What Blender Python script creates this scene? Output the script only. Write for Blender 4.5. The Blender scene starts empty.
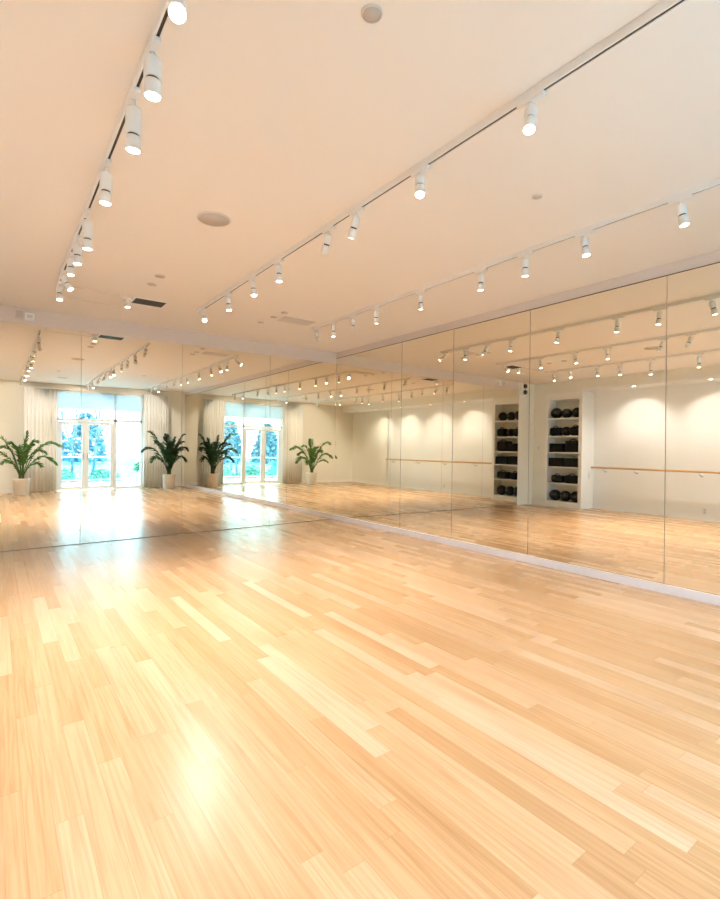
import bpy, bmesh, math, random
from mathutils import Vector, Matrix
random.seed(7)
S = bpy.context.scene
C = S.collection
PI = math.pi

# ------------------------------------------------------------------ room dimensions (metres)
R = 5.207      # right wall mirror face (at eye height beside the camera)
D = 7.862      # back wall mirror face
W = -1.378     # window wall inner face
ZC = 3.199     # ceiling
XH = -1.094     # left header / shelving face
XN = -1.66     # white barre wall behind the header
XA = -1.70     # cream wall beside it
ZH = 2.94      # underside of left header
XM = -0.434    # left end of the back mirrors
LEAN_Z, LEAN_Y = .0086, .0041   # the right mirrors lean back a hair
def lean(bm):
    for v in bm.verts: v.co.x += LEAN_Z*(v.co.z-1.4) + LEAN_Y*v.co.y

# ------------------------------------------------------------------ materials
def mat(name):
    m = bpy.data.materials.new(name); m.use_nodes = True
    return m, m.node_tree.nodes, m.node_tree.links, m.node_tree.nodes['Principled BSDF']

def simple(name, col, rough=0.5, metal=0.0, noise=0.0, nscale=8.0, spec=0.5):
    m, N, L, b = mat(name)
    b.inputs['Base Color'].default_value = (*col, 1)
    b.inputs['Roughness'].default_value = rough
    b.inputs['Metallic'].default_value = metal
    b.inputs['Specular IOR Level'].default_value = spec
    if noise:
        tc = N.new('ShaderNodeTexCoord'); n = N.new('ShaderNodeTexNoise')
        n.inputs['Scale'].default_value = nscale; n.inputs['Detail'].default_value = 4
        L.new(tc.outputs['Object'], n.inputs['Vector'])
        mx = N.new('ShaderNodeMix'); mx.data_type = 'RGBA'
        mx.inputs['A'].default_value = (*[c * (1 - noise) for c in col], 1)
        mx.inputs['B'].default_value = (*[min(1, c * (1 + noise)) for c in col], 1)
        L.new(n.outputs['Fac'], mx.inputs['Factor'])
        L.new(mx.outputs['Result'], b.inputs['Base Color'])
    return m

def emissive(name, col, strength):
    m, N, L, b = mat(name)
    b.inputs['Base Color'].default_value = (0.9, 0.9, 0.9, 1)
    b.inputs['Emission Color'].default_value = (*col, 1)
    b.inputs['Emission Strength'].default_value = strength
    return m

M = {}
M['ceiling'] = simple('ceiling_paint', (0.86, 0.83, 0.80), 0.7, noise=0.015, nscale=0.8, spec=0.2)
M['wall'] = simple('wall_paint', (0.81, 0.825, 0.785), 0.6, noise=0.015, nscale=1.2, spec=0.25)
M['white'] = simple('white_gloss_paint', (0.85, 0.88, 0.90), 0.35, noise=0.01)
M['base'] = simple('white_baseboard_paint', (0.66, 0.655, 0.70), 0.4, noise=0.01)
M['strip'] = simple('mirror_header_paint', (0.70, 0.645, 0.615), 0.6, noise=0.015)
M['frame'] = simple('window_frame_white', (0.72, 0.79, 0.86), 0.35, noise=0.01)
M['lampwhite'] = simple('white_powder_coat', (0.82, 0.82, 0.82), 0.35, noise=0.01)
M['disc'] = simple('ceiling_disc_grey', (0.55, 0.50, 0.46), 0.7, noise=0.03, nscale=40)
M['discw'] = simple('ceiling_disc_white', (0.70, 0.66, 0.62), 0.5, noise=0.02)
M['dark'] = simple('dark_slot', (0.035, 0.028, 0.022), 0.6, noise=0.1)
M['black'] = simple('black_rubber', (0.004, 0.004, 0.0045), 0.42, noise=0.3, nscale=30)
M['blackmat'] = simple('black_fabric', (0.005, 0.005, 0.0055), 0.85, noise=0.3, nscale=60)
M['grey'] = simple('grey_stamp', (0.05, 0.05, 0.05), 0.5, noise=0.1)
M['steel'] = simple('brushed_steel', (0.6, 0.6, 0.58), 0.3, 1.0, noise=0.05)
M['pot'] = simple('white_ceramic_pot', (0.74, 0.69, 0.64), 0.4, noise=0.03, nscale=6)
M['soil'] = simple('potting_soil', (0.03, 0.02, 0.013), 0.95, noise=0.4, nscale=30)
M['stem'] = simple('palm_stem', (0.10, 0.14, 0.04), 0.6, noise=0.3, nscale=20)
M['edge'] = simple('mirror_edge', (0.10, 0.085, 0.055), 0.4, noise=0.05)

def leafmat(name, c1, c2):
    m, N, L, b = mat(name)
    tc = N.new('ShaderNodeTexCoord'); n = N.new('ShaderNodeTexNoise'); n.inputs['Scale'].default_value = 9
    L.new(tc.outputs['Object'], n.inputs['Vector'])
    r = N.new('ShaderNodeValToRGB'); r.color_ramp.elements[0].color = (*c1, 1); r.color_ramp.elements[1].color = (*c2, 1)
    r.color_ramp.elements[0].position = .3; r.color_ramp.elements[1].position = .7
    L.new(n.outputs['Fac'], r.inputs['Fac']); L.new(r.outputs['Color'], b.inputs['Base Color'])
    b.inputs['Roughness'].default_value = .45
    tr = N.new('ShaderNodeBsdfTranslucent'); L.new(r.outputs['Color'], tr.inputs['Color'])
    mx = N.new('ShaderNodeMixShader'); mx.inputs['Fac'].default_value = .3
    L.new(b.outputs['BSDF'], mx.inputs[1]); L.new(tr.outputs['BSDF'], mx.inputs[2])
    L.new(mx.outputs['Shader'], N['Material Output'].inputs['Surface'])
    return m
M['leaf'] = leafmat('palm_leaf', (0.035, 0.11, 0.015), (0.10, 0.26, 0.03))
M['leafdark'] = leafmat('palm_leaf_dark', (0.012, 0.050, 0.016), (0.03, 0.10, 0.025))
M['shrub'] = leafmat('shrub_leaf', (0.06, 0.20, 0.10), (0.16, 0.36, 0.18))

def mirrormat():
    m, N, L, b = mat('silvered_mirror')
    b.inputs['Base Color'].default_value = (0.90, 0.855, 0.74, 1)
    b.inputs['Metallic'].default_value = 1; b.inputs['Roughness'].default_value = 0.0
    return m
M['mirror'] = mirrormat()

def glassmat(name, tint, refl=0.06):
    m, N, L, b = mat(name); N.remove(b)
    t = N.new('ShaderNodeBsdfTransparent'); t.inputs['Color'].default_value = (*tint, 1)
    g = N.new('ShaderNodeBsdfGlossy'); g.inputs['Roughness'].default_value = 0.0
    mx = N.new('ShaderNodeMixShader'); mx.inputs['Fac'].default_value = refl
    L.new(t.outputs[0], mx.inputs[1]); L.new(g.outputs[0], mx.inputs[2])
    L.new(mx.outputs[0], N['Material Output'].inputs['Surface'])
    return m
M['glass'] = glassmat('blue_tinted_glazing', (0.70, 0.90, 0.97))

def cloth(name, col, translucency, transp=0.0):
    m, N, L, b = mat(name); N.remove(b)
    d = N.new('ShaderNodeBsdfDiffuse'); d.inputs['Color'].default_value = (*col, 1)
    t = N.new('ShaderNodeBsdfTranslucent'); t.inputs['Color'].default_value = (*col, 1)
    mx = N.new('ShaderNodeMixShader'); mx.inputs['Fac'].default_value = translucency
    L.new(d.outputs[0], mx.inputs[1]); L.new(t.outputs[0], mx.inputs[2])
    last = mx
    if transp:
        tp = N.new('ShaderNodeBsdfTransparent'); m2 = N.new('ShaderNodeMixShader'); m2.inputs['Fac'].default_value = transp
        L.new(mx.outputs[0], m2.inputs[1]); L.new(tp.outputs[0], m2.inputs[2]); last = m2
    L.new(last.outputs[0], N['Material Output'].inputs['Surface'])
    return m
M['sheer'] = cloth('sheer_curtain', (0.90, 0.925, 0.94), 0.10, 0.0)
M['blind'] = cloth('roller_blind_fabric', (0.55, 0.66, 0.72), 0.38, 0.06)

def floormat():
    m, N, L, b = mat('maple_strip_floor')
    tc = N.new('ShaderNodeTexCoord'); sp = N.new('ShaderNodeSeparateXYZ'); L.new(tc.outputs['Object'], sp.inputs[0])
    def math_(op, a, bb=None, clamp=False):
        n = N.new('ShaderNodeMath'); n.operation = op; n.use_clamp = clamp
        for i, v in enumerate((a, bb)):
            if v is None: continue
            if isinstance(v, (int, float)): n.inputs[i].default_value = v
            else: L.new(v, n.inputs[i])
        return n.outputs[0]
    wdt = 0.092
    xr = math_('DIVIDE', sp.outputs['X'], wdt); row = math_('FLOOR', xr); fx = math_('FRACT', xr)
    wn = N.new('ShaderNodeTexWhiteNoise'); wn.noise_dimensions = '1D'; L.new(row, wn.inputs['W'])
    yy = math_('ADD', math_('DIVIDE', sp.outputs['Y'], 1.25), math_('MULTIPLY', wn.outputs['Value'], 17.3))
    idx = math_('FLOOR', yy); fy = math_('FRACT', yy)
    cb = N.new('ShaderNodeCombineXYZ'); L.new(row, cb.inputs[0]); L.new(idx, cb.inputs[1])
    w2 = N.new('ShaderNodeTexWhiteNoise'); w2.noise_dimensions = '2D'; L.new(cb.outputs[0], w2.inputs['Vector'])
    ramp = N.new('ShaderNodeValToRGB'); e = ramp.color_ramp.elements
    e[0].position = 0.0; e[0].color = (0.415, 0.258, 0.132, 1)
    e[1].position = 1.0; e[1].color = (0.545, 0.405, 0.280, 1)
    for p, c in ((0.15, (0.445, 0.283, 0.149, 1)), (0.5, (0.470, 0.312, 0.175, 1)), (0.85, (0.498, 0.346, 0.209, 1))):
        k = e.new(p); k.color = c
    L.new(w2.outputs['Value'], ramp.inputs['Fac'])
    # grain: long stretched noise, shifted for every board
    gv = N.new('ShaderNodeCombineXYZ')
    L.new(math_('ADD', math_('MULTIPLY', sp.outputs['X'], 55.0), math_('MULTIPLY', w2.outputs['Value'], 90.0)), gv.inputs[0])
    L.new(math_('ADD', math_('MULTIPLY', sp.outputs['Y'], 1.6), math_('MULTIPLY', w2.outputs['Value'], 41.0)), gv.inputs[1])
    gn = N.new('ShaderNodeTexNoise'); gn.inputs['Scale'].default_value = 1.0; gn.inputs['Detail'].default_value = 5; gn.inputs['Roughness'].default_value = .6
    gn.inputs['Distortion'].default_value = .6
    L.new(gv.outputs[0], gn.inputs['Vector'])
    gr = N.new('ShaderNodeValToRGB'); gr.color_ramp.elements[0].position = .32; gr.color_ramp.elements[0].color = (.80, .74, .66, 1)
    gr.color_ramp.elements[1].position = .60; gr.color_ramp.elements[1].color = (1.02, 1.02, 1.02, 1)
    L.new(gn.outputs['Fac'], gr.inputs['Fac'])
    mul = N.new('ShaderNodeMix'); mul.data_type = 'RGBA'; mul.blend_type = 'MULTIPLY'; mul.inputs['Factor'].default_value = 1
    L.new(ramp.outputs['Color'], mul.inputs['A']); L.new(gr.outputs['Color'], mul.inputs['B'])
    # cathedral figure: rings of a wave texture on some boards
    wv = N.new('ShaderNodeTexWave'); wv.wave_type = 'BANDS'; wv.bands_direction = 'X'
    wv.inputs['Scale'].default_value = 0.28; wv.inputs['Distortion'].default_value = 7; wv.inputs['Detail'].default_value = 2; wv.inputs['Detail Scale'].default_value = .6
    L.new(gv.outputs[0], wv.inputs['Vector'])
    fig = math_('MULTIPLY', math_('GREATER_THAN', w2.outputs['Value'], 0.45), math_('MULTIPLY', math_('POWER', wv.outputs['Fac'], 6.0), 0.22))
    m2 = N.new('ShaderNodeMix'); m2.data_type = 'RGBA'; m2.inputs['B'].default_value = (0.42, 0.23, 0.09, 1)
    L.new(fig, m2.inputs['Factor']); L.new(mul.outputs['Result'], m2.inputs['A'])
    # seams
    sx = math_('LESS_THAN', math_('MINIMUM', fx, math_('SUBTRACT', 1.0, fx)), 0.012)
    sy = math_('LESS_THAN', math_('MINIMUM', fy, math_('SUBTRACT', 1.0, fy)), 0.0012)
    seam = math_('MAXIMUM', sx, sy)
    m3 = N.new('ShaderNodeMix'); m3.data_type = 'RGBA'; m3.inputs['B'].default_value = (0.33, 0.18, 0.08, 1)
    L.new(math_('MULTIPLY', seam, .55), m3.inputs['Factor']); L.new(m2.outputs['Result'], m3.inputs['A'])
    L.new(m3.outputs['Result'], b.inputs['Base Color'])
    rn = math_('ADD', 0.245, math_('MULTIPLY', w2.outputs['Value'], 0.05))
    L.new(rn, b.inputs['Roughness'])
    b.inputs['Specular IOR Level'].default_value = 0.5
    return m
M['floor'] = floormat()

def woodmat():
    m, N, L, b = mat('oak_rail')
    tc = N.new('ShaderNodeTexCoord'); mp = N.new('ShaderNodeMapping'); mp.inputs['Scale'].default_value = (60, 3, 60)
    L.new(tc.outputs['Object'], mp.inputs['Vector'])
    n = N.new('ShaderNodeTexNoise'); n.inputs['Scale'].default_value = 1; L.new(mp.outputs[0], n.inputs['Vector'])
    r = N.new('ShaderNodeValToRGB'); r.color_ramp.elements[0].color = (.58, .36, .17, 1); r.color_ramp.elements[1].color = (.74, .50, .27, 1)
    L.new(n.outputs['Fac'], r.inputs['Fac']); L.new(r.outputs['Color'], b.inputs['Base Color']); b.inputs['Roughness'].default_value = .4
    return m
M['rail'] = woodmat()
LAMP = (1.0, 0.885, 0.80)
M['lens'] = emissive('lit_lamp_lens', (1.0, 0.90, 0.76), 14.0)

# ------------------------------------------------------------------ mesh helpers
def add_box(bm, x0, x1, y0, y1, z0, z1, bevel=0.0, mi=0):
    vs = [bm.verts.new(p) for p in ((x0,y0,z0),(x1,y0,z0),(x1,y1,z0),(x0,y1,z0),(x0,y0,z1),(x1,y0,z1),(x1,y1,z1),(x0,y1,z1))]
    fs = [bm.faces.new([vs[i] for i in q]) for q in ((3,2,1,0),(4,5,6,7),(0,1,5,4),(1,2,6,5),(2,3,7,6),(3,0,4,7))]
    for f in fs: f.material_index = mi
    if bevel:
        es = list({e for f in fs for e in f.edges})
        bmesh.ops.bevel(bm, geom=es, offset=bevel, segments=2, affect='EDGES', profile=.5)
    return fs

def frame_for(d):
    d = Vector(d).normalized()
    a = Vector((0,0,1)) if abs(d.z) < .95 else Vector((1,0,0))
    u = d.cross(a).normalized(); v = d.cross(u).normalized()
    return u, v

def add_tube(bm, pts, rads, seg=12, cap=True, smooth=True):
    pts = [Vector(p) for p in pts]
    if isinstance(rads, (int, float)): rads = [rads] * len(pts)
    rings = []
    u = None
    for i, p in enumerate(pts):
        d = (pts[min(i+1, len(pts)-1)] - pts[max(i-1, 0)])
        if d.length < 1e-9: d = Vector((0,0,1))
        d.normalize()
        if u is None: u, v = frame_for(d)
        else:
            u = (u - d * u.dot(d)).normalized(); v = d.cross(u)
        rings.append([bm.verts.new(p + (u*math.cos(t)+v*math.sin(t))*rads[i]) for t in [2*PI*k/seg for k in range(seg)]])
    for a, b in zip(rings, rings[1:]):
        for k in range(seg):
            f = bm.faces.new((a[k], a[(k+1)%seg], b[(k+1)%seg], b[k])); f.smooth = smooth
    if cap:
        bm.faces.new(rings[0][::-1]); bm.faces.new(rings[-1])

def add_lathe(bm, prof, origin=(0,0,0), axis=(0,0,1), seg=28, smooth=True):
    """profile of (radius, height) turned about axis through origin"""
    o = Vector(origin); ax = Vector(axis).normalized(); u, v = frame_for(ax)
    rings = []
    for r, h in prof:
        if r < 1e-6: rings.append([bm.verts.new(o + ax*h)])
        else: rings.append([bm.verts.new(o + ax*h + (u*math.cos(t)+v*math.sin(t))*r) for t in [2*PI*k/seg for k in range(seg)]])
    for a, b in zip(rings, rings[1:]):
        for k in range(seg):
            k2 = (k+1) % seg
            if len(a) == 1 and len(b) == 1: continue
            if len(a) == 1: q = (a[0], b[k2], b[k])
            elif len(b) == 1: q = (a[k], a[k2], b[0])
            else: q = (a[k], a[k2], b[k2], b[k])
            f = bm.faces.new(q); f.smooth = smooth

def obj(name, bm, m, parent=None, loc=None):
    bmesh.ops.recalc_face_normals(bm, faces=bm.faces)
    me = bpy.data.meshes.new(name); bm.to_mesh(me); bm.free()
    for x in (m if isinstance(m, (list, tuple)) else [m]): me.materials.append(x)
    o = bpy.data.objects.new(name, me); C.objects.link(o)
    if parent: o.parent = parent
    if loc: o.location = loc
    return o

def tag(o, label, cat, group=None, kind=None):
    o['label'] = label; o['category'] = cat
    if group: o['group'] = group
    if kind: o['kind'] = kind
    return o

def thing(name, label, cat, loc=(0,0,0), group=None):
    o = bpy.data.objects.new(name, None); C.objects.link(o); o.location = loc
    o.empty_display_size = .1
    return tag(o, label, cat, group)

def struct(name, boxes, m, label=None, cat=None, parent=None, bevel=0):
    bm = bmesh.new()
    for b in boxes: add_box(bm, *b, bevel=bevel)
    o = obj(name, bm, m, parent)
    if not parent:
        o['kind'] = 'structure'
        if label: o['label'] = label; o['category'] = cat or 'wall'
    return o

def dup(root, loc, label=None, group=None):
    r = root.copy(); C.objects.link(r); r.location = loc
    if label: r['label'] = label
    if group: r['group'] = group
    for ch in list(root.children):
        c = ch.copy(); C.objects.link(c); c.parent = r
        for g in ch.children:
            d = g.copy(); C.objects.link(d); d.parent = c
    return r

ORD = ['first','second','third','fourth','fifth','sixth','seventh','eighth','ninth','tenth','eleventh','twelfth']

# ------------------------------------------------------------------ shell
T = 0.20
struct('floor', [(XA-.1, R+T, W-.02, D+T, -0.12, 0)], M['floor'], 'polished pale maple strip floor of the studio', 'floor')
struct('ceiling', [(XA-T, R+T, W-T, D+T, ZC, ZC+.15)], M['ceiling'], 'smooth white ceiling lit peach by the lamps', 'ceiling')
ZT_R = 3.078; ZM_R = 0.088; ZT_B = 2.981
bm = bmesh.new(); add_box(bm, R+.006, R+T+.05, W-T, D+T, -.01, ZC+.01); lean(bm)
o = obj('wall_right', bm, M['strip']); tag(o, 'right wall, seen as a pale strip above the mirrors', 'wall', kind='structure')
struct('wall_back', [(XM, R+.07, D+.006, D+T, 0, ZC)], M['strip'], 'back wall, seen as a pale strip above the mirrors', 'wall')
struct('wall_corner', [(XA-T, XM-.0005, D, D+T, 0, ZC)], M['wall'], 'plain cream end of the back wall left of the mirrors', 'wall')
WX0, WX1, WZ = 1.46, 3.845, 3.02
struct('wall_window', [(XA-T, WX0, W-T, W, 0, ZC), (WX1, R+.003, W-T, W, 0, ZC), (WX0, WX1, W-T, W, WZ, ZC)], M['wall'], 'cream wall around the terrace doors', 'wall')
YB0 = 1.036
struct('wall_left', [(XA-T, XH, 7.50, D+.001, 0, ZH), (XA-T, XH, W, D+.001, ZH, ZC), (XA-T, XA, W, YB0, 0, ZH), (XA-T, XN-.001, YB0, 7.50, 0, ZH)], M['wall'], 'cream left wall with its lowered header', 'wall')
struct('wall_barre', [(XN-.001, XN, YB0, 6.50, 0, ZH), (XA, XN, YB0, YB0+.03, 0, ZH)], M['white'], 'white wall panelling behind the ballet barre', 'wall')
struct('ceiling_niche', [(XN, XH-.004, W+.002, 6.49, ZH-.012, ZH-.0005)], M['white'], 'white lowered ceiling over the barre wall', 'ceiling')
struct('trim_1', [(XH, XH+.008, W, 6.50, ZH, ZH+.03)], M['white'], 'white trim along the lower edge of the left header', 'trim')
struct('baseboard_right', [(R-.010, R+.06, W, D, 0, ZM_R)], M['base'], 'white baseboard strip below the right mirrors', 'baseboard', bevel=.002)
struct('baseboard_left', [(XN, XN+.012, YB0, 6.50, 0, .11), (XH, XH+.012, 7.50, D, 0, .11), (XA, XA+.012, W, YB0, 0, .11)], M['white'], 'white baseboard along the barre wall', 'baseboard')
struct('baseboard_window', [(XA, WX0-.06, W, W+.012, 0, .11), (WX1+.06, R-.012, W, W+.012, 0, .11)], M['white'], 'white baseboard below the curtains', 'baseboard')

# ------------------------------------------------------------------ mirrors
def mirror_panel(kind, a0, a1, z0, z1, label, group):
    bm = bmesh.new()
    if kind == 'R': fs = add_box(bm, R, R+.006, a0, a1, z0, z1)
    else: fs = add_box(bm, a0, a1, D, D+.006, z0, z1)
    n = Vector((-1,0,0)) if kind == 'R' else Vector((0,-1,0))
    for f in bm.faces:
        f.normal_update()
    cen = Vector((R+.003, (a0+a1)/2, (z0+z1)/2)) if kind == 'R' else Vector(((a0+a1)/2, D+.003, (z0+z1)/2))
    for f in bm.faces:
        c = f.calc_center_median()
        f.material_index = 0 if (c-cen).dot(n) > .0029 else 1
    if kind == 'R': lean(bm)
    return tag(obj('mirror_panel', bm, [M['mirror'], M['edge']]), label, 'mirror', group)

rs = [(W, .50), (.50, 2.06), (2.06, 3.583), (3.583, 4.832), (4.832, 5.951), (5.951, D)]
rl = ['right-wall mirror panel beside the terrace window wall, seen only by reflection',
      'right-wall mirror panel at the right edge of the photo, nearest the camera',
      'right-wall mirror panel showing the open white shelving in its left part',
      'right-wall mirror panel left of the one showing the whole shelving unit',
      'narrowest right-wall mirror panel, second from the far corner',
      'right-wall mirror panel touching the far corner']
for i, (a, b) in enumerate(rs):
    g = .004 if i != 4 else .007
    mirror_panel('R', a + (g if i else .001), b - (.003 if i < 5 else .001), ZM_R, ZT_R, rl[i], 'mirror panels on the right wall')
bs = [(XM, .959), (.959, 2.347), (2.347, 3.861), (3.861, R+.035)]
bl = ['back-wall mirror panel at the left edge of the photo, showing the first potted palm',
      'back-wall mirror panel showing the glazed doors and the middle palms',
      'back-wall mirror panel showing the double reflection of the bright doors',
      'back-wall mirror panel touching the far right corner, showing the smallest palm']
for i, (a, b) in enumerate(bs):
    mirror_panel('B', a + (.0025 if i else .001), b - (.0025 if i < 3 else .001), .008, ZT_B, bl[i], 'mirror panels on the back wall')
bm = bmesh.new(); add_box(bm, R-.003, R+.008, W, D, ZT_R, ZT_R+.008); lean(bm)
o = obj('trim_3', bm, M['edge']); tag(o, 'thin dark channel along the top of the right mirrors', 'trim', kind='structure')
struct('trim_2', [(XM, R-.012, D-.004, D+.006, 0, .007)], M['edge'], 'thin dark channel under the back mirrors', 'trim')

# ------------------------------------------------------------------ windows and doors
wd = struct('window_1', [(WX0, WX0+.05, W-.13, W-.03, 0, WZ), (WX1-.05, WX1, W-.13, W-.03, 0, WZ),
                         (WX0, WX1, W-.13, W-.03, WZ-.05, WZ), (WX0, WX1, W-.13, W-.03, 2.11, 2.185),
                         (3.01, 3.09, W-.13, W-.03, 0, WZ), (2.213, 2.233, W-.12, W-.04, 2.185, WZ),
                         (3.09, WX1-.05, W-.13, W-.03, 0, .07)], M['frame'], 'tall white framed glazing with transom lights', 'window')
for x0, x1, z0, z1 in ((WX0+.05, 2.213, 2.185, WZ-.05), (2.233, 3.01, 2.185, WZ-.05), (3.09, WX1-.05, 2.185, WZ-.05), (3.09, WX1-.05, .07, 2.11)):
    bm = bmesh.new(); add_box(bm, x0, x1, W-.085, W-.079, z0, z1); obj('pane', bm, M['glass'], wd)
for k, (x0, x1, hx) in enumerate(((WX0+.053, 2.221, 2.170), (2.225, 3.007, 2.276))):
    d = struct('door_%d' % (k+1), [(x0, x0+.095, W-.11, W-.05, .01, 2.087), (x1-.095, x1, W-.11, W-.05, .01, 2.087),
                                  (x0+.095, x1-.095, W-.11, W-.05,   .01, .11), (x0+.095, x1-.095, W-.11, W-.05, 2.0, 2.087)], M['frame'],
               ['glazed white terrace door leaf showing the bare trees', 'glazed white terrace door leaf beside the fixed sidelight'][k], 'door')
    bm = bmesh.new(); add_box(bm, x0+.095, x1-.095, W-.083, W-.077, .11, 2.0); obj('pane', bm, M['glass'], d)
    bm = bmesh.new(); add_box(bm, hx-.015, hx+.015, W-.05, W-.042, .93, 1.13, bevel=.003)
    add_tube(bm, [(hx, W-.042, 1.05), (hx, W-.005, 1.05), (hx + (-.1 if k == 0 else .1), W-.002, 1.05)], .009)
    obj('door_handle', bm, M['steel'], d)
for k, (x0, x1) in enumerate(((WX0+.03, 3.04), (3.065, WX1-.03))):
    t = thing('roller_blind', ['wide pale roller blind half down over the two left transom panes', 'narrow pale roller blind half down over the single transom pane'][k], 'blind', ((x0+x1)/2, W-.015, WZ), 'transom roller blinds')
    h = (x1-x0)/2
    bm = bmesh.new(); add_box(bm, -h, h, -.0015, .0015, -.53, -.03); obj('fabric', bm, M['blind'], t)
    bm = bmesh.new(); add_tube(bm, [(-h, 0, -.03), (h, 0, -.03)], .026); obj('roller', bm, M['white'], t)
    bm = bmesh.new(); add_box(bm, -h, h, -.008, .008, -.552, -.53, bevel=.003); obj('hem_bar', bm, M['frame'], t)

def curtain(x0, x1, label):
    bm = bmesh.new(); n = 120; prev = None
    y = W + .14; folds = 9
    rows = [0.02, 1.0, 2.0, 3.02]
    cols = []
    for i in range(n+1):
        s = i/n
        col = []
        for z in rows:
            amp = .022 + .010*math.sin(7*s + 1.3) + .006*(3.1-z)/3
            ph = 2*PI*folds*(s + .012*math.sin(9*s))
            col.append(bm.verts.new((x0+(x1-x0)*s + .008*math.sin(2*ph), y + amp*math.sin(ph), z)))
        cols.append(col)
    for a, b in zip(cols, cols[1:]):
        for k in range(3):
            f = bm.faces.new((a[k], b[k], b[k+1], a[k+1])); f.smooth = True
    t = thing('curtain', label, 'curtain', (0,0,0), 'sheer curtains at the terrace doors')
    c = obj('fabric', bm, M['sheer'], t)
    sm = c.modifiers.new('thickness', 'SOLIDIFY'); sm.thickness = .002
    bm = bmesh.new(); add_box(bm, x0-.02, x1+.02, y-.02, y+.02, 3.02, 3.05, bevel=.004); obj('curtain_track', bm, M['white'], t)
    return t
curtain(.64, 1.455, 'drawn white curtain behind the fuller-spreading left palm')
curtain(3.85, 4.62, 'drawn white curtain behind the dense dark palm near the mirrored wall')

# ------------------------------------------------------------------ potted palms
def frond_mesh(p0, p1, p2, width, nleaf, droop, rnd):
    """arching rachis p0 -> p2 (quadratic) with two rows of narrow leaflets"""
    bm = bmesh.new()
    p0, p1, p2 = map(Vector, (p0, p1, p2))
    def at(t): return p0*(1-t)**2 + p1*2*t*(1-t) + p2*t*t
    def dv(t): return ((p1-p0)*(1-t) + (p2-p1)*t).normalized()
    n = 14
    add_tube(bm, [at(i/n) for i in range(n+1)], [.010*(1-.8*i/n)+.0015 for i in range(n+1)], seg=6)
    for i in range(nleaf):
        t = .20 + .80*i/(nleaf-1)
        w = width*(math.sin(PI*min(1, (t-.12)/.90))**.6)*rnd.uniform(.85, 1.1) + .02
        p, d = at(t), dv(t)
        side = d.cross(Vector((0,0,1)))
        if side.length < .1: side = Vector((1,0,0))
        side.normalize(); up = side.cross(d).normalized()
        for s in (-1, 1):
            a = rnd.uniform(.62, .95) * (1-.4*t)
            lift = rnd.uniform(-.35, 1.0)
            ld = (side*s*math.sin(a+.2)*.75 + d*math.cos(a+.2) + up*lift*math.sin(a)*.8).normalized()
            wn = ld.cross(up*.6 + side*s*.5).normalized()
            pts = []
            for q in (0, .35, .7, 1):
                c = p + ld*w*q + Vector((0,0,-1))*droop*w*q*q
                hw = (.008, .018, .013, .001)[(0, .35, .7, 1).index(q)]
                pts.append((bm.verts.new(c - wn*hw), bm.verts.new(c + wn*hw)))
            for A, B in zip(pts, pts[1:]):
                f = bm.faces.new((A[0], A[1], B[1], B[0])); f.smooth = True
    return bm

def palm(loc, fronds, pot_r, pot_h, leaf, label, seed):
    rnd = random.Random(seed)
    t = thing('potted_palm', label, 'plant', loc, 'potted palms by the terrace doors')
    bm = bmesh.new()
    add_lathe(bm, [(0,0), (pot_r*.83,0), (pot_r*.86,.01), (pot_r*.97,pot_h-.06), (pot_r,pot_h-.05), (pot_r,pot_h), (pot_r-.025,pot_h), (pot_r-.03,pot_h-.05), (0,pot_h-.05)], seg=36)
    pot = obj('pot', bm, M['pot'], t)
    bm = bmesh.new(); add_lathe(bm, [(pot_r-.03,pot_h-.05), (pot_r*.5,pot_h-.03), (0,pot_h-.025)]); obj('soil', bm, M['soil'], pot)
    bm = bmesh.new()
    for k in range(6):
        a = k*PI/3; r = .045
        add_tube(bm, [(r*math.cos(a), r*math.sin(a), pot_h-.03), (r*1.1*math.cos(a), r*1.1*math.sin(a), pot_h+.1), (r*1.3*math.cos(a), r*1.3*math.sin(a), pot_h+.24)], [.022,.017,.010], seg=8)
    obj('stem', bm, M['stem'], t)
    for (tx, ty, tz, hx, hz, w, n, dr) in fronds:
        # tip (tx,ty,tz); arch control above at fraction hx of the way and height hz
        p0 = Vector((tx*.05, ty*.05, pot_h+.05)); p1 = Vector((tx*hx, ty*hx, hz)); p2 = Vector((tx, ty, tz))
        obj('frond', frond_mesh(p0, p1, p2, w*1.25, int(n*1.3), dr, rnd), leaf, t)
    return t

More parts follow.
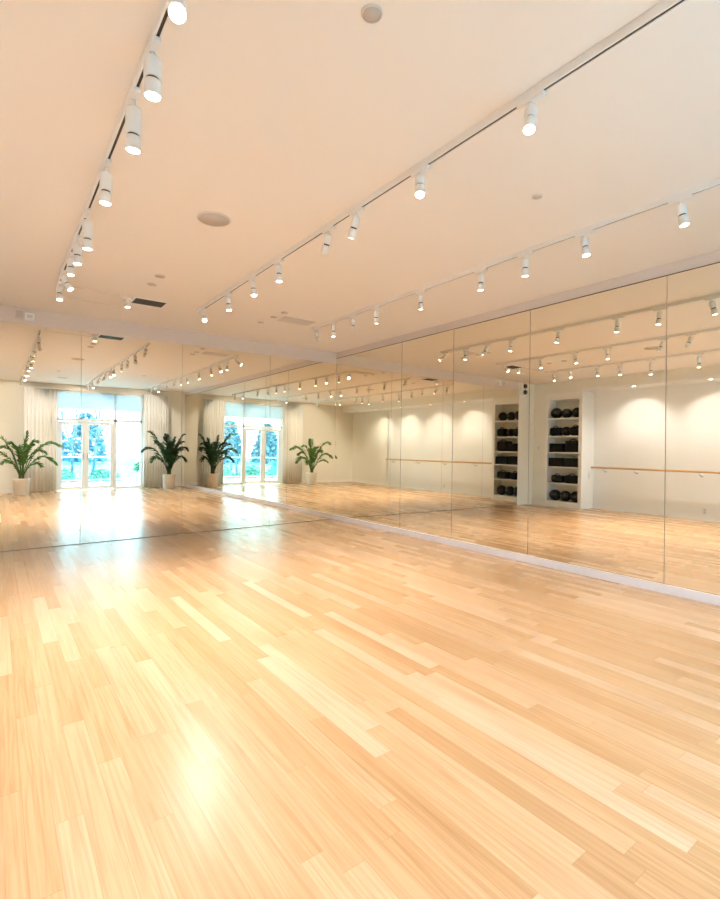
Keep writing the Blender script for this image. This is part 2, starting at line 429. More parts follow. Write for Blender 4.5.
fA = [(-.78,.05,1.58,.42,1.85,.20,24,.35), (.12,.05,1.72,.25,1.30,.22,24,.12), (.95,.0,1.33,.40,1.72,.21,26,.35),
      (.80,.16,.86,.45,1.35,.19,22,.4), (-.85,.10,1.05,.42,1.48,.19,22,.4), (.46,.34,.80,.5,1.05,.13,16,.4),
      (-.45,.40,.88,.5,1.12,.13,16,.4), (.35,-.12,1.45,.35,1.55,.18,20,.25), (.2,.35,1.35,.35,1.45,.18,20,.25), (-.1,-.2,1.3,.3,1.35,.17,18,.2), (.55,-.1,1.15,.4,1.45,.18,20,.35), (-.5,-.1,1.25,.4,1.5,.18,20,.35), (-.25,-.1,1.40,.3,1.45,.17,20,.2)]
palm((.575, -.585, 0), fA, .20, .46, M['leaf'], 'airy bright green palm in a white pot, by the wall left of the terrace doors', 3)
fB = [(-.62,.05,1.80,.55,1.75,.20,24,.3), (.46,.0,1.74,.55,1.65,.17,24,.3), (-.82,.02,1.22,.45,1.55,.20,24,.4), (.50,.22,1.25,.5,1.55,.17,24,.4),
      (-.62,.25,.88,.5,1.28,.18,22,.4), (.46,.20,.90,.5,1.25,.16,22,.4), (-.12,.1,1.72,.3,1.4,.20,24,.15), (.18,.0,1.62,.3,1.35,.20,24,.15),
      (.25,.45,1.25,.45,1.45,.18,22,.4), (-.28,.48,1.15,.45,1.42,.19,22,.4), (-.38,-.1,1.50,.4,1.5,.19,22,.3), (.34,-.1,1.45,.4,1.5,.18,22,.3),
      (.05,.52,.95,.5,1.28,.17,20,.4), (-.45,.3,1.45,.45,1.5,.19,22,.3), (.34,.28,1.5,.4,1.5,.18,22,.3), (0,.25,1.5,.35,1.4,.18,22,.25)]
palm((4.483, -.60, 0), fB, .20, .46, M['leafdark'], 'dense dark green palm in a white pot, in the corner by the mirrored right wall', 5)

# ------------------------------------------------------------------ shelving in the left wall
SY0, SY1 = 6.496, 7.50
UH = 2.91
YC = .395     # offset of the shelf contents
u = thing('shelving_unit', 'tall built-in white shelving unit with six open compartments of black gear', 'shelves', (0,0,0))
XS = XH-.36
bm = bmesh.new(); add_box(bm, XN+.001, XH, SY0, 6.585, 0, UH, bevel=.002); obj('side_panel', bm, M['white'], u)
bm = bmesh.new(); add_box(bm, XN+.001, XH, 7.44, SY1-.001, 0, UH, bevel=.002); obj('side_panel', bm, M['white'], u)
bm = bmesh.new(); add_box(bm, XS, XS+.012, 6.585, 7.44, 0, UH); obj('back_panel', bm, M['wall'], u)
bm = bmesh.new(); add_box(bm, XS+.012, XH, 6.585, 7.44, 2.738, UH, bevel=.002); obj('top_panel', bm, M['white'], u)
bm = bmesh.new(); add_box(bm, XS+.012, XH, 6.585, 7.44, 0, .143, bevel=.002); obj('plinth', bm, M['white'], u)
bm = bmesh.new(); add_box(bm, XN+.001, XH, SY0, SY1-.001, UH, ZH-.001); obj('filler_panel', bm, M['wall'], u)
shelf_z = [.143, .61, 1.028, 1.397, 1.815, 2.27]
for z in shelf_z[1:]:
    bm = bmesh.new(); add_box(bm, XS+.012, XH-.003, 6.585, 7.44, z-.03, z, bevel=.002); obj('shelf', bm, M['white'], u)

def ball(r, x, y, z, label, group):
    t = thing('medicine_ball', label, 'ball', (x, y, z), group)
    bm = bmesh.new()
    prof = [(r*math.sin(a), r-r*math.cos(a)) for a in [PI*i/20 for i in range(21)]]
    prof[0] = (0, 0); prof[-1] = (0, 2*r)
    add_lathe(bm, prof, seg=32)
    body = obj('body', bm, M['black'], t)
    # raised seam ring and a pale stamped disc on the side that faces the room
    bm = bmesh.new()
    add_tube(bm, [(r*1.002*math.cos(a), r*1.002*math.sin(a)*.35, r + r*1.002*math.sin(a)*.937) for a in [2*PI*i/40 for i in range(41)]], .003, seg=6, cap=False)
    obj('seam', bm, M['blackmat'], body)
    bm = bmesh.new(); add_lathe(bm, [(0, r*1.004), (r*.26, r*.972), (r*.27, r*.960), (0, r*.95)], origin=(0,0,r), axis=(1,-.25,.15)); obj('stamp', bm, M['grey'], body)
    return t
POS = ['nearest the barre', 'in the middle of three', 'nearest the back mirror']
XC = XH-.175
for s, rr, row in ((0, (.138,.135,.14), 'bottom shelf'), (5, (.13,.125,.142), 'top shelf')):
    for k in range(3):
        y = 6.585 + .1425 + k*.285
        ball(rr[k], XC, y, shelf_z[s], 'black ball on the %s of the shelving, %s' % (row, POS[k]), 'black balls on the %s' % row)

def soft_bag(lx, ly, lz, seed, puff=.5):
    """soft stuffed bag: superellipsoid with a sagging, lumpy surface"""
    rnd = random.Random(seed); bm = bmesh.new()
    bmesh.ops.create_uvsphere(bm, u_segments=28, v_segments=16, radius=1)
    ph = [rnd.uniform(0, 6) for _ in range(4)]
    for v in bm.verts:
        p = v.co.copy()
        q = Vector([math.copysign(abs(c)**puff, c) for c in p])
        k = 1 + .04*math.sin(5*p.x+ph[0]) + .04*math.sin(6*p.y+ph[1]) + .03*math.sin(7*p.z+ph[2])
        v.co = Vector((q.x*lx/2*k, q.y*ly/2*k, q.z*lz/2*(k if q.z > 0 else 1)))
    zmin = min(v.co.z for v in bm.verts)
    for v in bm.verts: v.co.z -= zmin
    for f in bm.faces: f.smooth = True
    return bm
def bag(name, lx, ly, lz, x, y, z, label, cat, seed, group=None, puff=.5):
    t = thing(name, label, cat, (x, y, z), group)
    body = obj('body', soft_bag(lx, ly, lz, seed, puff), M['blackmat'], t)
    bm = bmesh.new()
    h = lz*.97
    add_tube(bm, [(.05+.0*i, ly*.22*math.cos(PI*i/10), h - .012 + .05*math.sin(PI*i/10)) for i in range(11)], .011, seg=8)
    obj('handle', bm, M['black'], body)
    return t
z = shelf_z[4]
bag('sandbag', .28, .27, .24, XC, 6.735, z, 'black flat-topped bag on the second shelf down, nearest the barre', 'bag', 11, 'black bags on the second shelf down')
ball(.12, XC, 7.012, z, 'lone black ball between two black bags, second shelf down', None)
bag('sandbag', .28, .27, .23, XC, 7.29, z, 'black flat-topped bag on the second shelf down, nearest the back mirror', 'bag', 12, 'black bags on the second shelf down')
z = shelf_z[3]
bag('duffel_bag', .32, .42, .30, XC, 6.80, z, 'tall bulging black bag on the third shelf down of the shelving', 'bag', 13)
zz = z
for k in range(5):
    bm = bmesh.new(); add_box(bm, -.15, .15, -.19, .19, 0, .044, bevel=.014)
    for f in bm.faces: f.smooth = True
    tag(obj('folded_blanket', bm, M['blackmat'], None, (XC, 7.22+.004*(k%2), zz)), '%s folded black blanket from the bottom of the stack beside the bulging bag' % ORD[k], 'blanket', 'folded black blankets on the third shelf down')
    zz += .045
z = shelf_z[2]
for j, (yc, nm) in enumerate(((6.795, 'nearest the barre'), (7.225, 'nearest the back mirror'))):
    zz = z
    for k in range(5):
        bm = bmesh.new(); add_box(bm, -.155, .155, -.19, .19, 0, .044, bevel=.008)
        tag(obj('exercise_mat', bm, M['blackmat'], None, (XC, yc, zz)), '%s folded black mat from the bottom of the fourth-shelf stack %s' % (ORD[k], nm), 'mat', 'folded black mats on the fourth shelf down')
        zz += .045
z = shelf_z[1]
bag('sandbag', .30, .41, .21, XC, 6.81, z, 'low rounded black bag on the fifth shelf down, nearest the barre', 'bag', 14, 'low black bags on the fifth shelf down', .6)
bag('sandbag', .30, .31, .20, XC, 7.22, z, 'low rounded black bag on the fifth shelf down, nearest the back mirror', 'bag', 15, 'low black bags on the fifth shelf down', .6)

# ------------------------------------------------------------------ barre
t = thing('ballet_barre', 'long round oak ballet barre on the niche wall', 'barre', (0,0,0))
XR = XN+.15
bm = bmesh.new(); add_tube(bm, [(XR, 1.08, 1.032), (XR, 6.47, 1.032)], .024, seg=16); obj('rail', bm, M['rail'], t)
for y in (1.45, 2.8, 4.12, 5.45, 6.18):
    bm = bmesh.new()
    add_lathe(bm, [(0,0), (.035,0), (.035,.01), (0,.012)], origin=(XN, y, .946), axis=(1,0,0), seg=18)
    add_tube(bm, [(XN+.005, y, .946), (XR-.055, y, .941), (XR-.007, y, .971), (XR, y, 1.008)], .010, seg=8)
    add_box(bm, XR-.02, XR+.02, y-.03, y+.03, 1.003, 1.009)
    obj('bracket', bm, M['frame'], t)

# ------------------------------------------------------------------ small wall fittings
def plate(name, label, cat, loc, n, w, h, toggles):
    t = thing(name, label, cat, loc)
    bm = bmesh.new()
    if n == 'x': add_box(bm, 0, .008, -w/2, w/2, -h/2, h/2, bevel=.002)
    else: add_box(bm, -w/2, w/2, -.008, 0, -h/2, h/2, bevel=.002)
    obj('cover_plate', bm, M['frame'], t)
    for dz in toggles:
        bm = bmesh.new()
        if n == 'x': add_box(bm, .007, .012, -.012, .012, dz-.015, dz+.015, bevel=.002)
        else: add_box(bm, -.012, .012, -.012, -.007, dz-.015, dz+.015, bevel=.002)
        obj('insert', bm, M['disc'], t)
plate('wall_outlet', 'small outlet low on the barre niche wall', 'outlet', (XN, 4.06, .195), 'x', .08, .12, (-.025, .025))
plate('light_switch', 'slim switch on the side of the shelving below the barre end', 'switch', (-1.44, SY0, .82), 'y', .07, .16, (0,))
plate('wall_outlet', 'small cream switch on the pier between shelving and back mirror', 'switch', (XH, 7.70, 1.50), 'x', .08, .13, (-.02, .02))

t = thing('emergency_wall_lamp', 'white box with two dark round lamps high in the left back corner', 'emergency light', (-.585, D, 3.02))
bm = bmesh.new(); add_box(bm, -.13, .13, -.07, 0, -.17, .17, bevel=.008); obj('housing', bm, M['white'], t)
for dz in (-.08, .08):
    bm = bmesh.new(); add_lathe(bm, [(0,0), (.056,0), (.06,.02), (.05,.045), (.03,.05), (0,.046)], origin=(0, -.069, dz), axis=(0,-1,0)); obj('lamp', bm, M['dark'], t)
t = thing('wall_speaker', 'small square white box high on the back wall strip, far left', 'speaker', (.245, D+.006, 3.10))
bm = bmesh.new(); add_box(bm, -.05, .05, -.05, 0, -.055, .055, bevel=.006); obj('housing', bm, M['strip'], t)
bm = bmesh.new(); add_box(bm, -.038, .038, -.054, -.049, -.043, .043, bevel=.002); obj('grille', bm, M['disc'], t)
t = thing('control_box', 'pale flat box beside the small square box on the back wall strip', 'box', (.355, D+.006, 3.085))
bm = bmesh.new(); add_box(bm, -.055, .055, -.03, 0, -.05, .05, bevel=.006); obj('housing', bm, M['white'], t)
bm = bmesh.new(); add_box(bm, -.03, .03, -.033, -.029, -.02, .025, bevel=.002); obj('display_window', bm, M['discw'], t)

# ------------------------------------------------------------------ ceiling fittings
def disc(name, label, cat, x, y, r, m, rim=.012, z=ZC):
    t = thing(name, label, cat, (x, y, z))
    bm = bmesh.new(); add_lathe(bm, [(r, 0), (r, -.006), (r-rim*.4, -.010), (r-rim, -.009), (r-rim, 0)], seg=36); obj('rim', bm, M['discw'], t)
    bm = bmesh.new(); add_lathe(bm, [(r-rim, -.002), (r-rim, -.006), (0, -.008)], seg=36); obj('face', bm, m, t)
disc('ceiling_speaker', 'large round grey ceiling speaker right of the left track', 'speaker', 1.385, 3.837, .130, M['disc'])
disc('ceiling_speaker', 'round grey ceiling speaker near the window wall, seen in the back mirror', 'speaker', 1.45, .25, .132, M['disc'])
disc('ceiling_disc', 'small round disc at the top centre of the photo', 'ceiling disc', 1.244, 1.616, .045, M['disc'], .006)
disc('ceiling_disc', 'small round disc between the middle and right tracks', 'ceiling disc', 3.099, 2.075, .038, M['disc'], .006)
for x, y, r, l in ((1.397, 5.482, .055, 'tiny flat disc in front of the dark vent, the nearer of two'), (1.396, 5.81, .055, 'tiny flat disc in front of the dark vent, the farther of two'),
                   (3.121, 5.937, .05, 'tiny flat disc nearest the camera before the grey ceiling grille'), (3.109, 6.226, .05, 'tiny dark disc at the end of the grey ceiling grille'),
                   (3.093, 6.61, .05, 'faint tiny disc between the far end of the middle track and the grille')):
    disc('ceiling_disc', l, 'ceiling disc', x, y, r, M['disc'], .006)
t = thing('ceiling_vent', 'dark slotted vent in the far ceiling right of the left track', 'vent', (1.55, 6.593, ZC))
bm = bmesh.new()
for a in ((-.20,.20,-.15,-.13), (-.20,.20,.13,.15), (-.20,-.18,-.13,.13), (.18,.20,-.13,.13)): add_box(bm, a[0], a[1], a[2], a[3], -.005, 0)
obj('frame', bm, M['lampwhite'], t)
bm = bmesh.new(); add_box(bm, -.18, .18, -.13, .13, -.003, 0); obj('backing', bm, M['dark'], t)
for k in range(4):
    bm = bmesh.new(); add_box(bm, -.18, .18, -.085+k*.055, -.080+k*.055, -.006, -.003); obj('slat', bm, M['grey'], t)
t = thing('ceiling_grille', 'pale grey rectangular grille in the far ceiling before the right track end', 'vent', (3.476, 6.24, ZC))
bm = bmesh.new()
for a in ((-.25,.25,-.13,-.11), (-.25,.25,.11,.13), (-.25,-.23,-.11,.11), (.23,.25,-.11,.11)): add_box(bm, a[0], a[1], a[2], a[3], -.008, 0)
obj('frame', bm, M['discw'], t)
bm = bmesh.new()
for k in range(10): add_box(bm, -.23, .23, -.105+k*.022, -.091+k*.022, -.006, 0)
obj('louvre', bm, M['discw'], t)
t = thing('access_panel', 'flush square access panel in the far ceiling left of the dark vent', 'ceiling panel', (.98, 6.73, ZC))
bm = bmesh.new()
for a in ((-.36,.36,-.27,-.26), (-.36,.36,.26,.27), (-.36,-.35,-.26,.26), (.35,.36,-.26,.26)): add_box(bm, a[0], a[1], a[2], a[3], -.006, 0)
obj('frame', bm, M['discw'], t)
bm = bmesh.new(); add_box(bm, -.345, .345, -.255, .255, -.003, 0); obj('panel', bm, M['ceiling'], t)

# ------------------------------------------------------------------ track lighting
ZTR = ZC-.040
def track(x, y0, y1, label):
    t = thing('ceiling_track', label, 'light track', (x, (y0+y1)/2, ZC), 'ceiling light tracks')
    h = (y1-y0)/2; dz = ZTR-ZC
    bm = bmesh.new()
    add_box(bm, -.015, -.005, -h, h, dz, 0); add_box(bm, .009, .015, -h, h, dz, 0); add_box(bm, -.005, .009, -h, h, dz+.03, 0)
    add_box(bm, -.005, .009, -h, -h+.02, dz, dz+.03); add_box(bm, -.005, .009, h-.02, h, dz, dz+.03)
    obj('channel', bm, M['lampwhite'], t)
    bm = bmesh.new(); add_box(bm, -.005, .009, -h+.02, h-.02, dz+.004, dz+.03); obj('slot', bm, M['dark'], t)
    return t

def spot(x, y, dx, dy, label, power, size=84, ext=0.0, k=1.0):
    """track head: adapter under the track, stem, two-part cylinder aimed down by (dx,dy); ext lengthens it, k widens it"""
    t = thing('track_spotlight', label, 'spotlight', (x, y, ZTR), 'white spotlights on the ceiling tracks')
    bm = bmesh.new(); add_box(bm, -.016, .016, -.075, .075, -.024, .0, bevel=.003); obj('adapter', bm, M['lampwhite'], t)
    e1, e2 = ext*.3, ext*.7
    bm = bmesh.new(); add_tube(bm, [(0,0,-.022), (0,0,-.05-e1)], .009, seg=10)
    pv = Vector((0, 0, -.055-e1))
    ax = Vector((dx, dy, -.17)).normalized()
    obj('stem', bm, M['lampwhite'], t)
    bm = bmesh.new(); add_lathe(bm, [(0,-.015), (.018*k,-.015), (.030*k,-.005), (.032*k,.0), (.032*k,.062+e2), (.026*k,.066+e2), (0,.066+e2)], origin=pv, axis=ax, seg=24); obj('rear_housing', bm, M['lampwhite'], t)
    pv = pv + ax*e2
    bm = bmesh.new(); add_lathe(bm, [(0,.062), (.022*k,.062), (.022*k,.080), (0,.080)], origin=pv, axis=ax, seg=20); obj('neck', bm, M['dark'], t)
    bm = bmesh.new(); add_lathe(bm, [(0,.076), (.026*k,.076), (.030*k,.080), (.031*k,.145), (.028*k,.145), (.0275*k,.138), (0,.138)], origin=pv, axis=ax, seg=24); fh = obj('front_housing', bm, M['lampwhite'], t)
    bm = bmesh.new(); add_lathe(bm, [(0,.139), (.0268*k,.139), (.0268*k,.142), (.014*k,.1445), (0,.1452)], origin=pv, axis=ax, seg=24); obj('lens', bm, M['lens'], fh)
    ld = bpy.data.lights.new('spot_lamp', 'SPOT'); ld.energy = power; ld.color = LAMP; ld.spot_size = math.radians(size); ld.spot_blend = .75; ld.shadow_soft_size = .026
    lo = bpy.data.objects.new('spot_lamp', ld); C.objects.link(lo); lo.parent = t
    lo.location = pv + ax*.175
    lo.rotation_euler = ax.to_track_quat('-Z', 'Y').to_euler()
    return t

P0 = 58.0
XT = (.549, 2.156, 3.860)
track(XT[0], -.60, 6.45, 'left ceiling light track, the steep one at the upper left of the photo')
track(XT[1], -.75, 6.55, 'middle ceiling light track crossing the ceiling diagonally')
track(XT[2], -.60, 6.46, 'right ceiling light track, nearest the mirrored right wall')
T1 = [(1.949,-.03,-.13,0,1.1), (2.299,.0,.0,.02,1.2), (2.672,.0,.01,.075,1.2), (3.432,-.005,.0,.05,1.15), (4.218,.0,.0,.085,1.15), (4.80,0,-.01,.03,1.1), (5.26,0,-.02), (5.85,.08,-.06), (6.25,0,-.03)]
T2 = [(1.483,-.06,-.03), (2.285,-.05,-.05), (2.971,-.01,.08), (3.354,.0,.08), (4.225,0,-.01), (4.813,.0,-.04), (5.507,.01,-.03), (6.346,-.02,-.15)]
T3 = [(1.439,-.0,-.03), (2.141,-.02,-.03), (2.699,.01,.01), (3.21,.01,.01), (4.068,.02,.02), (4.883,.02,.02), (5.375,.05,.09), (5.859,0,0), (6.329,.15,.13)]
for x, lst, nm, how in ((XT[0], T1, 'left', 'down from the top of the photo'), (XT[1], T2, 'middle', 'along from the right'), (XT[2], T3, 'right', 'along from the right edge')):
    for k, (y, dx, dy, *ex) in enumerate(lst):
        spot(x, y, dx, dy, '%s white spotlight on the %s ceiling track, counting %s' % (ORD[k], nm, how), P0, 84, *ex)
EX = ['overhead, just outside the photo', 'nearest the window wall, outside the photo']
for x, nm, ys in ((XT[0], 'left', (.95, -.30)), (XT[1], 'middle', (.20, -.40)), (XT[2], 'right', (.35, -.30))):
    for k, y in enumerate(ys):
        spot(x, y, (.04, -.02)[k], (.05, -.16)[k], 'white spotlight on the %s ceiling track, %s' % (nm, EX[k]), (P0, 1.9*P0)[k], size=(84, 118)[k])

# a small surface spotlight beside the dark vent
t = thing('ceiling_spotlight', 'small white surface spotlight at the left end of the dark vent', 'spotlight', (1.305, 6.61, ZC))
bm = bmesh.new(); add_lathe(bm, [(0,0), (.05,0), (.05,-.018), (0,-.02)], seg=24); obj('base', bm, M['lampwhite'], t)
bm = bmesh.new(); add_lathe(bm, [(.0,-.02), (.014,-.02), (.03,-.035), (.033,-.10), (.029,-.10), (.028,-.094), (0,-.094)], seg=24); obj('housing', bm, M['lampwhite'], t)
bm = bmesh.new(); add_lathe(bm, [(0,-.0945), (.027,-.0945), (.027,-.098), (0,-.100)], seg=24); obj('lens', bm, M['lens'], t)

# recessed downlights under the left header
for k, y in enumerate((.80, 2.31, 3.82, 5.326)):
    t = thing('recessed_downlight', '%s small downlight over the barre, counting from the alcove' % ORD[k], 'downlight', (-1.18, y, ZH-.012), 'downlights over the barre')
    bm = bmesh.new(); add_lathe(bm, [(.055,0), (.055,-.006), (.042,-.006), (.038,0)], seg=24); obj('rim', bm, M['white'], t)
    bm = bmesh.new(); add_lathe(bm, [(.038,-.0005), (.038,-.002), (0,-.003)], seg=24); obj('lens', bm, M['lens'], t)
    ld = bpy.data.lights.new('downlight_lamp', 'SPOT'); ld.energy = 62; ld.color = (1, .98, .97); ld.spot_size = math.radians(135); ld.spot_blend = 1.0; ld.shadow_soft_size = .035
    lo = bpy.data.objects.new('downlight_lamp', ld); C.objects.link(lo); lo.parent = t; lo.location = (0, 0, -.02); lo.rotation_euler = (0, math.radians(3), 0)

# ------------------------------------------------------------------ outside
M['terrace'] = simple('pale_terrace_stone', (0.60, 0.62, 0.61), .7, noise=.05, nscale=3)
M['lawn'] = simple('pale_gravel', (0.42, 0.50, 0.48), .9, noise=.12, nscale=2)
M['bark'] = simple('haze_tinted_bark', (0.13, 0.16, 0.19), .9, noise=.3, nscale=6)  # blue haze and daylight cast are mixed into the bark colour
M['railpaint'] = simple('white_railing_paint', (0.85, 0.86, 0.88), .4, noise=.02)
M['teal'] = simple('teal_seat_fabric', (0.05, 0.22, 0.28), .8, noise=.15)
M['conc'] = simple('grey_planter', (0.45, 0.46, 0.46), .8, noise=.1)
struct('terrace', [(-14, 16, -5.2, W-T, -.12, -.02)], M['terrace'], 'pale stone terrace outside the doors', 'terrace')
struct('ground', [(-45, 55, -60, -5.2, -.30, -.20)], M['lawn'], 'pale gravel ground beyond the terrace railing', 'ground')
def railing(x0, x1, y, label):
    t = thing('railing', label, 'railing', (x0, y, -.02), 'terrace railing sections')
    n = x1-x0
    bm = bmesh.new(); add_box(bm, 0, n, -.03, .03, .93, .97, bevel=.005); add_box(bm, 0, n, -.02, .02, .08, .11); obj('rail', bm, M['railpaint'], t)
    for px in (0.03, n-.03):
        bm = bmesh.new(); add_box(bm, px-.03, px+.03, -.03, .03, 0, .97, bevel=.004); obj('post', bm, M['railpaint'], t)
    bm = bmesh.new()
    add_box(bm, .07, n-.07, -.005, .005, .12, .92)
    obj('glass_infill', bm, M['glass'], t)
nm = ['far left', 'left', 'middle', 'right', 'far right']
for i in range(5): railing(-7.5+i*3, -4.5+i*3, -5.0, 'white terrace railing with glass infill, %s section seen from the doors' % nm[i])

def tree(x, y, h, seed, label, spread=1.0):
    rnd = random.Random(seed); bm = bmesh.new()
    def grow(p, d, l, r, depth):
        pts = [p]; n = 3
        for i in range(n):
            d = (d + Vector((rnd.uniform(-.16,.16), rnd.uniform(-.16,.16), .05))).normalized()
            pts.append(pts[-1] + d*l/n)
        add_tube(bm, pts, [r*(1-.14*i) for i in range(n+1)], seg=6 if depth < 3 else 4, cap=depth < 2)
        if depth >= 5: return
        for k in range(rnd.choice((2,3,3)) if depth else 4):
            a = rnd.uniform(0, 2*PI); tilt = rnd.uniform(.3, .75)*spread
            u_, v_ = frame_for(d)
            nd = (d*math.cos(tilt) + (u_*math.cos(a)+v_*math.sin(a))*math.sin(tilt)).normalized()
            q = pts[-1] if k else pts[-1]
            if k >= 2: q = pts[-2]
            grow(q, nd, l*rnd.uniform(.62,.8), r*.58, depth+1)
    grow(Vector((0,0,-.15)), Vector((rnd.uniform(-.05,.05),0,1)), h*.34, h*.011, 0)
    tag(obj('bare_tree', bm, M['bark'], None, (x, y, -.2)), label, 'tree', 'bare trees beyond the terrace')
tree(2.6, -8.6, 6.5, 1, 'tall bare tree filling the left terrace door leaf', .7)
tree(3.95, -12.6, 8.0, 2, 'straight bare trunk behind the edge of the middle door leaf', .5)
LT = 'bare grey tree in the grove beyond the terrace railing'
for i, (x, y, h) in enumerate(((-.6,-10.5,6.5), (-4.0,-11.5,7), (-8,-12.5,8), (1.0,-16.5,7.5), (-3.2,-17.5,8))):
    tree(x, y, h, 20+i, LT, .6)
M['pine'] = leafmat('far_conifer_haze_tint', (0.08, 0.19, 0.26), (0.15, 0.30, 0.37))  # blue of distant haze painted into the foliage colour
def dense_tree(x, y, r, h, seed):
    rnd = random.Random(seed)
    t = thing('dense_tree', 'dense blue green tree in the distant tree line', 'tree', (x, y, -.2), 'distant dense trees')
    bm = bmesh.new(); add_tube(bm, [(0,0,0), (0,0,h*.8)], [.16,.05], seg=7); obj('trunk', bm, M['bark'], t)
    bm = bmesh.new()
    for i in range(900):
        a = rnd.uniform(0, 2*PI); zz = rnd.uniform(.04, 1)
        rr = r*(1-zz**2.2*.8)*math.sqrt(rnd.uniform(.25, 1))
        p = Vector((rr*math.cos(a), rr*math.sin(a), zz*h))
        n = Vector((rnd.uniform(-1,1), rnd.uniform(-1,1), rnd.uniform(-.2,1))).normalized(); u_, v_ = frame_for(n)
        l = rnd.uniform(.16, .34)
        bm.faces.new([bm.verts.new(p + u_*l), bm.verts.new(p + v_*l*.5), bm.verts.new(p - u_*l), bm.verts.new(p - v_*l*.5)])
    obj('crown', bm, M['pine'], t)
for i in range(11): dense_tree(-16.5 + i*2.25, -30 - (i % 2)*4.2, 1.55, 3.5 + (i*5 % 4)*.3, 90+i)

def shrub(x, y, r, h, seed, label, z=-.2):
    rnd = random.Random(seed); bm = bmesh.new()
    for i in range(420):
        a = rnd.uniform(0, 2*PI); c = rnd.uniform(-.1, 1); s = math.sqrt(max(0, 1-c*c)); q = rnd.uniform(.6, 1)
        p = Vector((r*s*math.cos(a)*q, r*s*math.sin(a)*q, h*(.1+.9*max(0,c)*q)))
        n = Vector((rnd.uniform(-1,1), rnd.uniform(-1,1), rnd.uniform(.2,1))).normalized(); u_, v_ = frame_for(n)
        l = rnd.uniform(.06, .11)
        vs = [bm.verts.new(p + u_*l), bm.verts.new(p + v_*l*.45), bm.verts.new(p - u_*l), bm.verts.new(p - v_*l*.45)]
        bm.faces.new(vs)
    for i in range(8):
        a = rnd.uniform(0, 2*PI); add_tube(bm, [(0,0,0), (r*.5*math.cos(a), r*.5*math.sin(a), h*.75)], [.02,.006], seg=5)
    return tag(obj('shrub', bm, M['shrub'], None, (x, y, z)), label, 'shrub', 'shrubs beyond the terrace')
for i, (x, y, r, h, l) in enumerate(((1.9,-6.6,.75,.75,'low green shrub behind the railing at the left door leaf'), (3.6,-6.9,.7,.6,'low green shrub behind the railing at the middle door leaf'),
                                   (.2,-6.8,.8,.7,'low green shrub behind the railing left of the doors'), (-1.6,-7,.9,.8,'low green shrub behind the railing well left of the doors'))):
    shrub(x, y, r, h, 60+i, l)
# planter with a small shrub, and two terrace chairs
t = thing('planter', 'square grey planter on the terrace outside the sidelight', 'planter', (4.55, -4.2, -.02))
bm = bmesh.new(); add_box(bm, -.25, .25, -.25, .25, 0, .40, bevel=.01); obj('box', bm, M['conc'], t)
bm = bmesh.new(); add_box(bm, -.22, .22, -.22, .22, .395, .405); obj('soil', bm, M['soil'], t)
shrub(4.55, -4.2, .36, .5, 77, 'small leafy shrub growing in the grey terrace planter', .386)
def chair(x, y, label):
    t = thing('terrace_armchair', label, 'chair', (x, y, -.02), 'terrace armchairs')
    bm = bmesh.new(); add_box(bm, -.33, .33, -.33, .33, .26, .42, bevel=.03); obj('seat', bm, M['teal'], t)
    bm = bmesh.new(); add_box(bm, -.33, .33, -.36, -.24, .40, .84, bevel=.03); obj('backrest', bm, M['teal'], t)
    for s in (-1, 1):
        bm = bmesh.new(); add_box(bm, s*.36-.04, s*.36+.04, -.34, .33, .24, .60, bevel=.02); obj('armrest', bm, M['teal'], t)
        for q in (-.29, .29):
            bm = bmesh.new(); add_tube(bm, [(s*.33, q, 0), (s*.33, q, .26)], .018, seg=8); obj('leg', bm, M['dark'], t)
chair(.35, -3.4, 'low teal armchair on the terrace, the one nearer the doors')
chair(-.75, -3.9, 'low teal armchair on the terrace, the one farther from the doors')

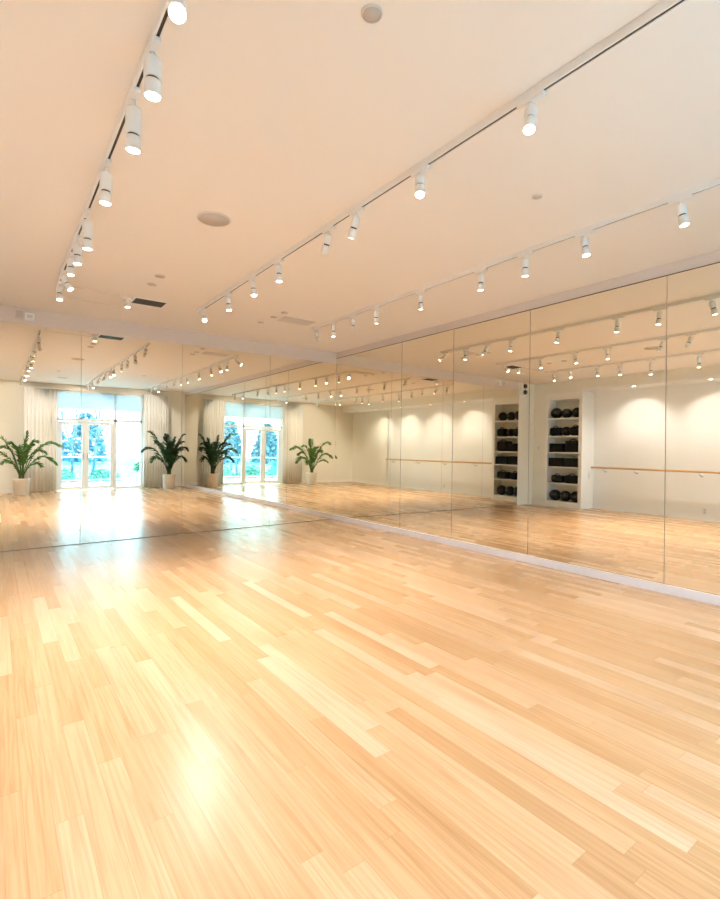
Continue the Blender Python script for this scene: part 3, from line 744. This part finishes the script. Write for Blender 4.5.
# ------------------------------------------------------------------ daylight
w = bpy.data.worlds.new('overcast_sky'); S.world = w; w.use_nodes = True
N, L = w.node_tree.nodes, w.node_tree.links
bg = N['Background']; tc = N.new('ShaderNodeTexCoord'); sp = N.new('ShaderNodeSeparateXYZ'); rp = N.new('ShaderNodeValToRGB')
L.new(tc.outputs['Generated'], sp.inputs[0]); L.new(sp.outputs['Z'], rp.inputs['Fac'])
rp.color_ramp.elements[0].position = 0; rp.color_ramp.elements[0].color = (.86, .95, 1.0, 1)
rp.color_ramp.elements[1].position = .6; rp.color_ramp.elements[1].color = (.62, .83, 1.0, 1)
L.new(rp.outputs['Color'], bg.inputs['Color']); bg.inputs['Strength'].default_value = 9.0
ld = bpy.data.lights.new('window_portal', 'AREA'); ld.shape = 'RECTANGLE'; ld.size = WX1-WX0; ld.size_y = WZ; ld.cycles.is_portal = True
lo = bpy.data.objects.new('window_portal', ld); C.objects.link(lo); lo.location = ((WX0+WX1)/2, W-.16, WZ/2); lo.rotation_euler = (PI/2, 0, 0)

sl = bpy.data.lights.new('bounce_sun', 'SUN'); sl.energy = 4.0; sl.angle = .02; sl.color = (1, .97, .92)  # added sun lamp: bounces light off the terrace onto the ceiling
so = bpy.data.objects.new('bounce_sun', sl); C.objects.link(so); so.rotation_euler = Vector((-.70, -.28, -.62)).to_track_quat('-Z', 'Y').to_euler()

# ------------------------------------------------------------------ camera
f_px, yaw, cy, roll = 491.31, math.radians(36.5719), 446.32, -.0074
cam = bpy.data.cameras.new('camera'); co = bpy.data.objects.new('camera', cam); C.objects.link(co)
cam.sensor_fit = 'VERTICAL'; cam.sensor_height = 36; cam.sensor_width = 36*720/899
cam.lens = f_px*36/899; cam.shift_y = (cy-449.5)/899; cam.clip_start = .02; cam.clip_end = 300
r0 = Vector((math.cos(yaw), -math.sin(yaw), 0)); f0 = Vector((math.sin(yaw), math.cos(yaw), 0)); u0 = Vector((0,0,1))
right = r0*math.cos(roll) - u0*math.sin(roll); up = u0*math.cos(roll) + r0*math.sin(roll)
mw = Matrix.Identity(4)
for i in range(3):
    mw[i][0] = right[i]; mw[i][1] = up[i]; mw[i][2] = -f0[i]
mw[2][3] = 1.4
co.matrix_world = mw
S.camera = co

S.view_settings.view_transform = 'Standard'; S.view_settings.look = 'None'
S.view_settings.gamma = 1.0; S.view_settings.use_curve_mapping = False
S.view_settings.exposure = 0.70
cy_ = S.cycles
cy_.use_denoising = True
cy_.max_bounces = 16; cy_.diffuse_bounces = 6; cy_.glossy_bounces = 10; cy_.transmission_bounces = 8; cy_.transparent_max_bounces = 16
cy_.sample_clamp_indirect = 6.0; cy_.caustics_reflective = True; cy_.caustics_refractive = False; cy_.blur_glossy = 0.5
